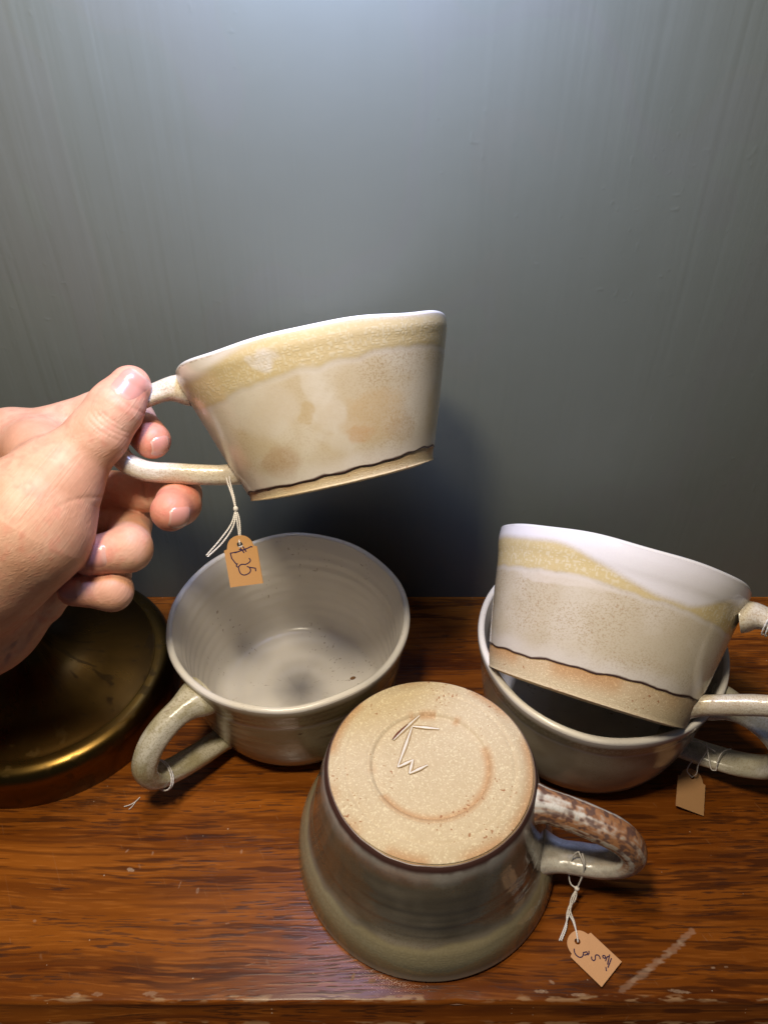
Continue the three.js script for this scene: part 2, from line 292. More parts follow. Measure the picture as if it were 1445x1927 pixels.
  // pulled handle
  if (o.handle) {
    const curve = new THREE.CatmullRomCurve3(o.handle.map(([x, y]) => V(x, y, 0)), false, 'centripetal'), NH = 110, NS = 28;
    const g = weldSeam(grid(NS, NH, (i, j) => {
      const p = curve.getPointAt(j), tan = curve.getTangentAt(j), out = V(-tan.y, tan.x, 0).multiplyScalar(1), b = i * Math.PI * 2;
      const end = 0.9 * Math.pow(sst(0.16, 0, j), 1.5) + 0.7 * Math.pow(sst(0.88, 1, j), 1.5), th = o.hThick * (1 + 0.55 * end), wd = o.hWidth * (1 + 0.75 * end);
      const c = Math.cos(b), s = Math.sin(b), ridge = 1 + 0.07 * Math.cos(3 * b + 0.5) * (1 - end) + 0.03 * (noise(j * 14, Math.cos(b) + 3, Math.sin(b) + o.seed) - 0.5) * 2;
      const q = p.clone().addScaledVector(out, c * th * ridge); q.z += Math.sign(s) * Math.pow(Math.abs(s), 0.85) * wd * ridge;
      return [q, i, j];
    }, true), NS, NH);
    mesh('handle', g, o.handleMat, root);
  }
}
function flipY(g) { return g; }
function handleMat(seed, o) {
  const maps = surfaceMaps(256, 900, (u, v) => {
    const x = Math.cos(u * 6.2832) * 0.005 + seed, z = Math.sin(u * 6.2832) * 0.005, y = v * 0.11;
    const n = fbm(x * 300, y * 90, z * 300, 3), sp = noise(x * 2600, y * 2400, z * 2600), sp2 = fbm(x * 800, y * 500, z * 800, 2);
    let c = mix3(o.a, o.b, sst(0.35, 0.65, n));
    c = mix3(c, o.freckle, o.speck * 0.75 * sst(0.40, 0.90, sp));
    const rust = sst(o.rustAt, o.rustAt + 0.24, 0.30 * sp2 + 0.70 * fbm(x * 620, y * 17, z * 620, 3)) * (o.rustV ? o.rustV(v) : 1); c = mix3(c, mix3([0.34, 0.13, 0.035], [0.10, 0.03, 0.015], sst(0.4, 0.7, sp2)), rust * 0.9);
    return { c, r: 0.16 + 0.14 * n, h: 0.5 + 0.3 * (sp2 - 0.5) };
  });
  return new THREE.MeshPhysicalMaterial({ ...maps, roughness: 1, bumpScale: 0.0004 });
}
const creamHandle = handleMat(1, { a: [0.60, 0.52, 0.40], b: [0.70, 0.64, 0.53], freckle: [0.36, 0.22, 0.10], speck: 0.6, rustAt: 0.68 });
const oliveHandle = handleMat(2, { a: [0.40, 0.35, 0.21], b: [0.58, 0.53, 0.40], freckle: [0.20, 0.15, 0.06], speck: 0.6, rustAt: 0.66 });
const rustHandle = handleMat(3, { a: [0.44, 0.42, 0.36], b: [0.66, 0.63, 0.56], freckle: [0.22, 0.15, 0.09], speck: 0.3, rustAt: 0.33, rustV: (v) => mix(0.25, 1, sst(0.36, 0.5, v)) });
const greyHandle = handleMat(4, { a: [0.42, 0.39, 0.30], b: [0.58, 0.54, 0.44], freckle: [0.25, 0.18, 0.09], speck: 0.5, rustAt: 0.70 });

const profFlare = [[0.705, 0.022], [0.735, 0.055], [0.765, 0.14], [0.80, 0.28], [0.828, 0.42], [0.849, 0.54], [0.866, 0.63], [0.890, 0.70], [0.938, 0.77], [0.977, 0.86], [1.0, 1.0]];
const profSoft = [[0.698, 0.010], [0.709, 0.06], [0.735, 0.14], [0.785, 0.28], [0.835, 0.43], [0.88, 0.57], [0.926, 0.71], [0.952, 0.79], [0.974, 0.86], [0.995, 0.93], [1.0, 1.0]];
const profTall = [[0.788, 0.012], [0.803, 0.06], [0.825, 0.15], [0.86, 0.30], [0.89, 0.45], [0.92, 0.60], [0.945, 0.73], [0.965, 0.82], [0.985, 0.88], [0.997, 0.94], [1.0, 1.0]];
const profRound = [[0.70, 0.015], [0.755, 0.05], [0.81, 0.12], [0.866, 0.25], [0.903, 0.40], [0.928, 0.55], [0.946, 0.70], [0.960, 0.80], [0.978, 0.885], [0.995, 0.95], [1.0, 1.0]];
const loopA = [[0.0555, 0.0545], [0.062, 0.0565], [0.072, 0.0545], [0.082, 0.0475], [0.0885, 0.0385], [0.0885, 0.0300], [0.082, 0.0240], [0.068, 0.0195], [0.054, 0.0148], [0.041, 0.0100]];
const loopB = [[0.0555, 0.0560], [0.064, 0.0575], [0.076, 0.0555], [0.087, 0.0480], [0.0925, 0.0370], [0.0895, 0.0265], [0.079, 0.0200], [0.066, 0.0165], [0.054, 0.0145], [0.040, 0.0120]];

// orientation of a mug seen from the camera: axis at an angle in the picture, leaning away by some degrees, handle to one side and turned to the viewer
function pose(root, px, py, depth, axisDeg, tiltDeg, side, turnDeg, centreH) {
  const c = at(px, py, depth), d = ray(px, py).normalize(), r = RIGHT.clone().addScaledVector(d, -d.dot(RIGHT)).normalize(), u = r.clone().cross(d);
  const A = axisDeg * Math.PI / 180, T = tiltDeg * Math.PI / 180;
  const flat = u.clone().multiplyScalar(Math.cos(A)).addScaledVector(r, Math.sin(A)), axis = flat.clone().multiplyScalar(Math.cos(T)).addScaledVector(d, Math.sin(T)).normalize();
  let x = r.clone().multiplyScalar(Math.cos(A) * side).addScaledVector(u, -Math.sin(A) * side);
  x.addScaledVector(d, -Math.tan(turnDeg * Math.PI / 180)); x.addScaledVector(axis, -x.dot(axis)).normalize();
  const z = x.clone().cross(axis);
  root.quaternion.setFromRotationMatrix(new THREE.Matrix4().makeBasis(x, axis, z));
  root.position.copy(c).addScaledVector(axis, -centreH);
  root.updateMatrixWorld(true);
}

// held mug (it and the hand that holds it are a little smaller and nearer than first measured)
const HELD = 0.93;
const heldMug = thing('mug', 'cream glazed mug held up in the air by its handle', 'mug');
pose(heldMug, 617, 781, 0.343 * HELD, -12.5, 2, -1, 0, 0.0290 * HELD);
makeMug(heldMug, {
  h: 0.0580 * HELD, R: 0.0575 * HELD, seed: 11, wall: 0.003, profile: profSoft, glazeLine: 0.12, glazeWave: 0.04, glazePhase: 3.9, rings: 0, wobble: 0.8,
  maps: glaze(0, { base: [0.59, 0.49, 0.335], base2: [0.66, 0.585, 0.46], freckle: [0.36, 0.23, 0.10], speck: 0.75, rough: 0.20, band: [0.60, 0.475, 0.255], over: [0.72, 0.66, 0.60],
    bandLo: (u) => 0.745 + 0.025 * Math.sin(u * 12) - 0.03 * sst(0.80, 0.9, u), bandHi: (u) => 0.985 - 0.10 * sst(0.80, 0.90, u),
    blobs: [[0.795, 0.86, 0.016, 0.07, white, 0.8], [0.76, 0.66, 0.018, 0.16, [0.70, 0.63, 0.53], 0.55], [0.752, 0.45, 0.020, 0.16, [0.70, 0.63, 0.53], 0.55], [0.737, 0.26, 0.028, 0.13, [0.68, 0.62, 0.52], 0.5], [0.83, 0.55, 0.05, 0.22, [0.70, 0.64, 0.57], 0.5],
      [0.775, 0.46, 0.012, 0.09, [0.52, 0.38, 0.19], 0.6], [0.69, 0.34, 0.055, 0.20, [0.55, 0.38, 0.19], 0.65], [0.715, 0.24, 0.022, 0.07, [0.52, 0.29, 0.12], 0.5], [0.645, 0.22, 0.03, 0.12, [0.45, 0.30, 0.16], 0.45], [0.83, 0.16, 0.035, 0.12, [0.42, 0.25, 0.13], 0.55], [0.97, 0.82, 0.05, 0.2, [0.44, 0.30, 0.20], 0.5]],
    rimBrown: (u) => sst(0.80, 0.95, u) }),
  handle: [[0.0535, 0.0515], [0.0610, 0.0535], [0.070, 0.0530], [0.081, 0.0500], [0.0885, 0.0405], [0.0890, 0.0310], [0.082, 0.0238], [0.068, 0.0192], [0.055, 0.0155], [0.045, 0.0135], [0.037, 0.0140]].map((q) => [q[0] * HELD, q[1] * HELD]), hThick: 0.0044 * HELD, hWidth: 0.0058 * HELD, handleMat: creamHandle,
});
// standing mug, left
const leftMug = thing('mug', 'upright grey white mug with an empty bright interior, handle towards the brass dish', 'mug', V(-0.0472, 0, -0.2707));
leftMug.rotation.y = -133 * Math.PI / 180;
makeMug(leftMug, {
  h: 0.0666, R: 0.0598, seed: 23, profile: profRound, glazeLine: 0.06, glazeWave: 0.01, rings: 0.00004, wobble: 1.2,
  maps: glaze(1, { base: [0.29, 0.225, 0.125], base2: [0.37, 0.305, 0.19], freckle: [0.2, 0.14, 0.07], speck: 0.6, rough: 0.17, band: [0.36, 0.29, 0.15], cell: [0.44, 0.37, 0.21], over: [0.60, 0.54, 0.45], bandLo: () => 0.78, bandHi: () => 0.96 }),
  handle: loopB, hThick: 0.0052, hWidth: 0.0064, handleMat: oliveHandle,
});
// upside-down mug, front
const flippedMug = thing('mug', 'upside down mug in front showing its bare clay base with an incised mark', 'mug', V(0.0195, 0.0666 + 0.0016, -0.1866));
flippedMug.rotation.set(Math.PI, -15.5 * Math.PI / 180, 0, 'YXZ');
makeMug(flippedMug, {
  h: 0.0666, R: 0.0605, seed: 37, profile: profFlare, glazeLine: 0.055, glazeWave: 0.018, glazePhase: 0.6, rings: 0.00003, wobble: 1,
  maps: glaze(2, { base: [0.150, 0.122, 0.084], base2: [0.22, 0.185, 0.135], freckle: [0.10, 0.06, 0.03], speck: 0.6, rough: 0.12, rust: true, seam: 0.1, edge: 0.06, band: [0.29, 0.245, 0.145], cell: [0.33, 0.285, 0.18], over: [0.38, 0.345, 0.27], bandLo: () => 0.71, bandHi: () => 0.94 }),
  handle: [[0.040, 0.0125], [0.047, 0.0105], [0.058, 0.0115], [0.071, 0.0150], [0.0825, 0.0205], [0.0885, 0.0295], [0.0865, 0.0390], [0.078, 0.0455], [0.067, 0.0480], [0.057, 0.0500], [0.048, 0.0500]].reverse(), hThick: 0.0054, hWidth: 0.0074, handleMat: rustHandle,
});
// standing mug, right
const rightMug = thing('mug', 'upright mug on the right carrying another mug tilted inside it', 'mug', V(0.1052, 0, -0.2561));
rightMug.rotation.y = -31 * Math.PI / 180;
makeMug(rightMug, {
  h: 0.0664, R: 0.0600, seed: 41, profile: profRound, glazeLine: 0.06, glazeWave: 0.01, rings: 0, wobble: 0.8,
  maps: glaze(3, { base: [0.36, 0.29, 0.21], base2: [0.44, 0.37, 0.28], freckle: [0.26, 0.18, 0.10], speck: 0.5, rough: 0.12, band: [0.42, 0.35, 0.22], over: [0.66, 0.60, 0.56], bandLo: () => 0.84, bandHi: () => 0.95 }),
  handle: loopB, hThick: 0.0048, hWidth: 0.0064, handleMat: greyHandle,
});
// mug tilted into the right one
const tiltedMug = thing('mug', 'tilted cream mug with a wide unglazed clay foot resting inside another mug', 'mug');
pose(tiltedMug, 1132, 1184, 0.375, 17, 3, 1, 12, 0.033);
makeMug(tiltedMug, {
  h: 0.0655, R: 0.0580, seed: 53, profile: profTall, glazeLine: 0.235, glazeWave: 0.02, glazePhase: 2.2, rings: 0, wobble: 0.7,
  maps: glaze(4, { base: [0.53, 0.45, 0.325], base2: [0.58, 0.505, 0.39], freckle: [0.34, 0.235, 0.12], speck: 0.85, rough: 0.13, band: [0.58, 0.45, 0.21], over: [0.74, 0.70, 0.70],
    bandLo: (u) => 0.655 + 0.03 * sst(0.15, 0.30, u) - 0.06 * sst(0.12, 0.02, u), bandHi: (u) => 0.68 + 0.225 * sst(0.15, 0.31, u) + 0.15 * sst(0.13, 0.06, u) * sst(-0.01, 0.02, u),
    blobs: [[0.28, 0.63, 0.07, 0.05, [0.70, 0.62, 0.54], 0.6]] }),
  handle: loopA, hThick: 0.0046, hWidth: 0.0060, handleMat: creamHandle,
});

// incised maker's mark on the base of the upside-down mug
{
  const strokes = [[[789, 1347], [765, 1368], [740, 1393]], [[775, 1369], [764, 1400], [748, 1444]], [[748, 1444], [777, 1430]], [[777, 1430], [770, 1456]], [[770, 1456], [804, 1440]], [[776, 1367], [800, 1369], [826, 1372]]];
  flippedMug.updateMatrixWorld(true);
  const yb = 0.0666 + 0.0016 - 0.0016, slip = new THREE.MeshStandardMaterial({ color: new THREE.Color(0.80, 0.74, 0.64), roughness: 0.35 }), rusty = new THREE.MeshStandardMaterial({ color: new THREE.Color(0.16, 0.05, 0.02), roughness: 0.4 });
  const make = (pts, rad, up = 0.0003) => {
    const q = pts.map(([x, y]) => flippedMug.worldToLocal(onPlane(x, y, yb))); for (const p of q) p.y = 0;
    const c = q.length > 2 ? new THREE.CatmullRomCurve3(q) : new THREE.LineCurve3(q[0], q[1]), N = 14;
    return grid(8, N, (i, j) => {
      const p = c.getPoint(j), t = c.getTangent(j), s = V(-t.z, 0, t.x).normalize(), b = i * Math.PI * 2, rr = rad * (0.45 + 0.55 * Math.sin(Math.PI * clamp(j, 0.06, 0.94))) * (0.85 + 0.3 * noise(j * 9, rad * 1e4, 3));
      const k = p.clone().addScaledVector(s, Math.cos(b) * rr); k.y = 0.0016 - 0.00004 + Math.sin(b) * up; return [k, i, j];
    });
  };
  mesh('groove_shade', mergeGeometries(strokes.map((s) => make(s, 0.00098, 0.00012))), new THREE.MeshStandardMaterial({ color: new THREE.Color(0.40, 0.27, 0.13), roughness: 0.9 }), flippedMug);  // wider brown strokes paint the shadow inside the incised lines
  mesh('maker_mark', mergeGeometries(strokes.map((s, i) => make(s, i ? 0.00058 : 0.0005))), slip, flippedMug);
  mesh('rust_mark', make([[768, 1364], [752, 1378], [739, 1392]], 0.00085), rusty, flippedMug);
}
// ---------------------------------------------------------------- brass dish
{
  const maps = surfaceMaps(1024, 256, (u, v) => {
    const a = u * 6.2832, x = Math.cos(a) * 0.08, z = Math.sin(a) * 0.08, y = v * 0.12;
    const n = fbm(x * 60, y * 60, z * 60, 4), spot = sst(0.62, 0.72, fbm(x * 130, y * 130, z * 130, 3));
    return { c: mix3(mix3([0.21, 0.125, 0.030], [0.11, 0.065, 0.02], n), [0.07, 0.045, 0.02], 0.5 * spot), r: 0.24 + 0.12 * n + 0.12 * spot, h: 0.5 };
  }, 'cr');
  const m = new THREE.MeshPhysicalMaterial({ ...maps, metalness: 1, roughness: 1 });
  const t = thing('brass_dish', 'dark polished brass domed dish lying behind the hand at the left', 'dish', V(-0.1855, 0, -0.2745));
  const prof = [[0.0860, 0.0], [0.0862, 0.006], [0.0859, 0.0135], [0.0848, 0.0185], [0.0822, 0.0222], [0.0785, 0.0240], [0.0745, 0.0247], [0.0735, 0.0246], [0.0690, 0.0256], [0.062, 0.0270], [0.053, 0.0285], [0.043, 0.0300], [0.033, 0.0322], [0.024, 0.0360], [0.016, 0.042], [0.010, 0.050], [0.006, 0.056], [0, 0.058]];
  const c = new THREE.SplineCurve(prof.map((q) => new THREE.Vector2(q[0] * 0.825, q[1])));
  const NU = 160, split = 7 / 17;
  const part = (s0, s1, nv) => weldSeam(grid(NU, nv, (i, j) => { const p = c.getPoint(s0 + (s1 - s0) * j), a = i * 6.283185; return [V(Math.max(p.x, 1e-5) * Math.cos(a), p.y, Math.max(p.x, 1e-5) * Math.sin(a)), i, s0 + (s1 - s0) * j]; }, true), NU, nv);
  mesh('rim_band', part(0, split, 80), m, t);
  const shadedBrass = m.clone(); shadedBrass.color = new THREE.Color(0.55, 0.50, 0.50); mesh('dome', part(split, 1, 60), shadedBrass, t);  // dome uses a darker copy of the brass, painting in its dark reflections
}
// ---------------------------------------------------------------- price tags and strings
const cardMat = (draw, tint) => {
  const c = document.createElement('canvas'); c.width = 320; c.height = 480; const x = c.getContext('2d'), rnd = rng(7);
  x.fillStyle = tint; x.fillRect(0, 0, 320, 480);
  for (let i = 0; i < 2600; i++) { const k = rnd(); x.fillStyle = k < 0.5 ? `rgba(90,50,20,${0.02 + 0.06 * rnd()})` : `rgba(255,225,180,${0.02 + 0.06 * rnd()})`; x.fillRect(rnd() * 320, rnd() * 480, 1 + rnd() * 5, 1 + rnd() * 2); }
  if (draw) draw(x);
  const t = new THREE.CanvasTexture(c); t.colorSpace = THREE.SRGBColorSpace; t.anisotropy = 4;
  return new THREE.MeshStandardMaterial({ map: t, roughness: 0.85 });
};
const pen = (x, paths) => { x.save(); x.translate(160, 255); x.scale(1.22, 1.16); x.translate(-160, -255); x.strokeStyle = '#2a1438'; x.lineCap = x.lineJoin = 'round'; for (const p of paths) { x.lineWidth = 9.5; x.beginPath(); x.moveTo(p[0][0], p[0][1]); for (let i = 1; i < p.length; i++) { const q = p[i]; if (q.length === 4) x.quadraticCurveTo(...q); else x.lineTo(...q); } x.stroke(); } x.restore(); };
const TAGW = 0.0142, TAGH = 0.0215;
function tagCard() {                                            // in the xy plane, hole near the top, centre of the hole at the origin
  const s = new THREE.Shape(), w = TAGW / 2, y0 = -TAGH + 0.0042, sh = -0.0014, n = w * 0.78;
  s.moveTo(-w, y0); s.lineTo(w, y0); s.lineTo(w, sh); s.lineTo(n + 0.0002, sh + 0.0004);
  s.bezierCurveTo(n * 0.92, 0.0032, n * 0.4, 0.0042, 0, 0.0042); s.bezierCurveTo(-n * 0.4, 0.0042, -n * 0.92, 0.0032, -n - 0.0002, sh + 0.0004); s.lineTo(-w, sh); s.lineTo(-w, y0);
  const hole = new THREE.Path(); hole.absarc(0, 0.0003, 0.00125, 0, Math.PI * 2, true); s.holes.push(hole);
  const g = new THREE.ExtrudeGeometry(s, { depth: 0.0004, bevelEnabled: false, curveSegments: 20 }), p = g.attributes.position, uv = g.attributes.uv;
  for (let i = 0; i < p.count; i++) {                           // a slight bend of the card
    uv.setXY(i, p.getX(i) / TAGW + 0.5, (p.getY(i) - y0) / TAGH);
    p.setZ(i, p.getZ(i) - 0.0002 + 0.0009 * Math.pow(p.getY(i) / TAGH, 2));
  }
  g.computeVertexNormals(); return g;
}
const cardGeo = tagCard();
const cottonMat = new THREE.MeshStandardMaterial({ color: new THREE.Color(0.74, 0.70, 0.66), roughness: 0.9 });
function thread(points, r = 0.00036, n = 60, twist = 0) {        // two-ply cotton
  const c = new THREE.CatmullRomCurve3(points, false, 'centripetal'), L = c.getLength(), gs = [];
  for (let k = 0; k < 2; k++) {
    const pts = []; for (let i = 0; i <= n; i++) { const p = c.getPointAt(i / n), t = c.getTangentAt(i / n), a = V(0, 0, 1).cross(t).normalize(), b = t.clone().cross(a), q = i / n * L / 0.0016 * 6.28 + k * Math.PI; pts.push(p.addScaledVector(a, Math.cos(q) * r * 0.42).addScaledVector(b, Math.sin(q) * r * 0.42)); }
    gs.push(new THREE.TubeGeometry(new THREE.CatmullRomCurve3(pts), n * 2, r * 0.62, 6));
  }
  return mergeGeometries(gs);
}
function frame(hole, down, normal) { const y = down.clone().negate().normalize(), z = normal.clone().addScaledVector(y, -normal.dot(y)).normalize(), x = y.clone().cross(z); return new THREE.Quaternion().setFromRotationMatrix(new THREE.Matrix4().makeBasis(x, y, z)); }
// a loop of thread round a mug handle at curve position s, in world coordinates
function loopRound(root, pts, s, rx, rz, turns = 1, slant = 0.15, from = 0) {
  const c = new THREE.CatmullRomCurve3(pts.map(([x, y]) => V(x, y, 0)), false, 'centripetal'), p = c.getPointAt(s), t = c.getTangentAt(s), o = V(-t.y, t.x, 0), out = [], N = 22 * turns;
  root.updateMatrixWorld(true);
  for (let i = 0; i <= N; i++) { const a = from + i / 22 * 6.2832; const q = p.clone().addScaledVector(o, Math.cos(a) * rx).addScaledVector(t, (i / N - 0.5) * slant * 0.01); q.z += Math.sin(a) * rz; out.push(root.localToWorld(q)); }
  return out;
}
const local = (o, pts) => pts.map((p) => p.clone().sub(o.position));

{ // tag on the held mug
  const hole = at(452, 1026, 0.336 * HELD), d = 0.337;
  const t = thing('price_tag', 'brown card price tag hanging in the air from the held mug', 'price tag', hole);
  const card = mesh('card', cardGeo, cardMat((x) => pen(x, ([]).concat([
    [[150, 150], [185, 158], [245, 138], [252, 142]], [[112, 172], [150, 163], [205, 150]], [[160, 138], [182, 180]], [[182, 132], [200, 172]], [[75, 170], [80, 215], [105, 262]], [[75, 170], [130, 166]],
    [[115, 262], [95, 285, 120, 292], [140, 262, 175, 278], [238, 262, 215, 232]], [[120, 300], [118, 365, 165, 362], [225, 350, 205, 305], [190, 296]], [[205, 305], [250, 318], [250, 340]]])), '#b98a55'), t);
  card.scale.setScalar(HELD); card.quaternion.copy(frame(hole, at(467, 1110, 0.339 * HELD).sub(hole), FWD.clone().negate().add(V(-0.12, 0.25, 0))));
  const top = at(432, 889, d * HELD), knot = at(444, 958, 0.335 * HELD);
  const s = [thread(local(t, [at(424, 882, 0.3385 * HELD), at(428, 905, 0.3375 * HELD), at(438, 935, 0.336 * HELD), knot])), thread(local(t, [at(432, 880, 0.3385 * HELD), at(433, 905, 0.337 * HELD), at(441, 938, 0.3365 * HELD), knot])),
    thread(local(t, [at(424, 882, 0.3385 * HELD), at(426, 877, 0.343 * HELD), at(431, 890, 0.348 * HELD), at(437, 925, 0.343 * HELD), knot])), thread(local(t, [knot, at(447, 985, 0.3353 * HELD), at(450, 1006, 0.336 * HELD), at(451, 1022, 0.3357 * HELD), at(452, 1026, 0.3368 * HELD)])),
    thread(local(t, [knot, at(450, 975, 0.336 * HELD), at(452, 1000, 0.3367 * HELD), at(452, 1026, 0.3368 * HELD)])), thread(local(t, [knot, at(436, 985, 0.3345 * HELD), at(415, 1015, 0.334 * HELD), at(389, 1045, 0.335 * HELD)])), thread(local(t, [knot, at(440, 988, 0.335 * HELD), at(420, 1020, 0.3345 * HELD), at(391, 1048, 0.3345 * HELD)]))];
  const kg = new THREE.SphereGeometry(0.0010, 14, 10); kg.scale(1, 1.3, 1); kg.translate(...knot.clone().sub(hole).toArray());
  mesh('string', mergeGeometries([...s, kg].map((g) => { g = g.index ? g.toNonIndexed() : g; return g; })), cottonMat, t);
}
{ // tag on the upside-down mug, lying on the shelf
  const hole = onPlane(1087, 1773, 0.0016);
  const t = thing('price_tag', 'brown card price tag lying on the bare wood, tied to the upside down mug', 'price tag', hole);
  const card = mesh('card', cardGeo, cardMat((x) => pen(x, [
    [[95, 128], [62, 150, 74, 190], [88, 222, 128, 196]], [[128, 196], [150, 210], [140, 232]], [[118, 214], [150, 232], [166, 220]],
    [[148, 262], [130, 268, 136, 288], [152, 300, 168, 282], [186, 268, 196, 290], [200, 300, 186, 316]],
    [[212, 322], [205, 338, 222, 342], [236, 330, 224, 320], [218, 318, 212, 322]], [[205, 356], [232, 344, 246, 350]], [[196, 382], [262, 352]], [[180, 398], [250, 378]], [[150, 404], [166, 388]]]), '#c9986b'), t);
  card.quaternion.copy(frame(hole, onPlane(1172, 1856, 0.0008).sub(hole), V(0.03, 1, 0.06)));
  const k = (px, py, y) => onPlane(px, py, y);
  const knot = k(1085, 1672, 0.012);
  const s = [thread(local(t, [k(1095, 1606, 0.0335), k(1099, 1625, 0.030), k(1094, 1650, 0.020), knot])), thread(local(t, [k(1088, 1602, 0.0335), k(1096, 1622, 0.031), k(1097, 1645, 0.021), knot])),
    thread(local(t, [k(1088, 1602, 0.0335), k(1080, 1608, 0.030), k(1070, 1640, 0.018), k(1074, 1664, 0.013), knot]))];
  for (let q = 0; q < 4; q++) { const e = q * 1.6; s.push(thread(local(t, [knot, k(1078 + 4 * Math.sin(e), 1692, 0.008 + 0.0007 * Math.cos(e)), k(1070 + 3 * Math.sin(e + 2.5), 1714, 0.0045 + 0.0006 * Math.cos(e + 2)), ...(q < 2 ? [k(1062 + q * 3, 1745, 0.0018), k(1052 + q * 4, 1770, 0.0007)] : [k(1074 + q * 2, 1735, 0.0028), k(1084, 1754, 0.003), k(1087, 1773, 0.0018)])]))); }
  const kg = new THREE.SphereGeometry(0.0011, 14, 10); kg.translate(...knot.clone().sub(hole).toArray());
  mesh('string', mergeGeometries([...s, kg].map((g) => g.toNonIndexed())), cottonMat, t);
}
{ // tag on the right mug, its blank side up
  const hole = onPlane(1301, 1463, 0.0055);
  const t = thing('price_tag', 'blank brown card tag in shade below the handle of the right hand mug', 'price tag', hole);
  const card = mesh('card', cardGeo, cardMat(null, '#b78a5c'), t);
  card.quaternion.copy(frame(hole, onPlane(1294, 1545, 0.0012).sub(hole), V(0.18, 1, 0.25)));
  const k = (px, py, y) => onPlane(px, py, y);
  const s = [thread(local(t, [hole, k(1310, 1455, 0.012), k(1313, 1440, 0.016), k(1330, 1410, 0.024), k(1328, 1398, 0.026)]), 0.0003), thread(local(t, [hole, k(1292, 1450, 0.011), k(1296, 1440, 0.014), k(1302, 1432, 0.016)]), 0.0003),
    thread(local(t, [k(1328, 1398, 0.026), k(1332, 1420, 0.026), k(1338, 1448, 0.021), k(1346, 1450, 0.020)]), 0.0003), thread(local(t, [k(1298, 1394, 0.021), k(1315, 1396, 0.024), k(1330, 1405, 0.026), k(1345, 1414, 0.026)]), 0.0003), thread(local(t, [k(1346, 1450, 0.019), k(1352, 1425, 0.026), k(1362, 1413, 0.027), k(1375, 1409, 0.027)]), 0.0003)];
  mesh('string', mergeGeometries(s.map((g) => g.toNonIndexed())), cottonMat, t);
}
{ // string tied round the handle of the left mug
  const p = loopRound(leftMug, loopB, 0.57, 0.0068, 0.0078, 2, 0.22);
  const t = thing('string', 'white string looped tightly round the handle of the left mug', 'string', p[0].clone());
  const k = (px, py, y) => onPlane(px, py, y);
  mesh('loop', thread(local(t, p), 0.0004, 80), cottonMat, t);
  mesh('loose_end', mergeGeometries([thread(local(t, [k(264, 1500, 0.0006), k(256, 1508, 0.0007), k(246, 1514, 0.0007), k(234, 1518, 0.0006)]), 0.00022), thread(local(t, [k(256, 1508, 0.0008), k(248, 1519, 0.0006), k(243, 1523, 0.0006)]), 0.0002)]), cottonMat, t);
}
{ // string tied round the handle of the tilted mug
  const p = loopRound(tiltedMug, loopA, 0.13, 0.0066, 0.0082, 2, 0.3, 1.2);
  const t = thing('string', 'white string tied on the upper handle of the tilted mug', 'string', p[0].clone());
  mesh('loop', thread(local(t, p), 0.0004, 80), cottonMat, t);
}
{ // crumb lying inside the left mug
  const p = onPlane(664, 1276, 0.024);
  const g = new THREE.IcosahedronGeometry(0.0013, 1); g.scale(1.5, 0.45, 0.7);
  const m = mesh('crumb', g, new THREE.MeshStandardMaterial({ color: new THREE.Color(0.20, 0.10, 0.04), roughness: 0.8 }), scene);
  m.position.copy(p); m.rotation.set(0.3, 0.6, -0.5); tag(m, 'tiny brown crumb stuck on the white inside of the left mug', 'crumb');
}
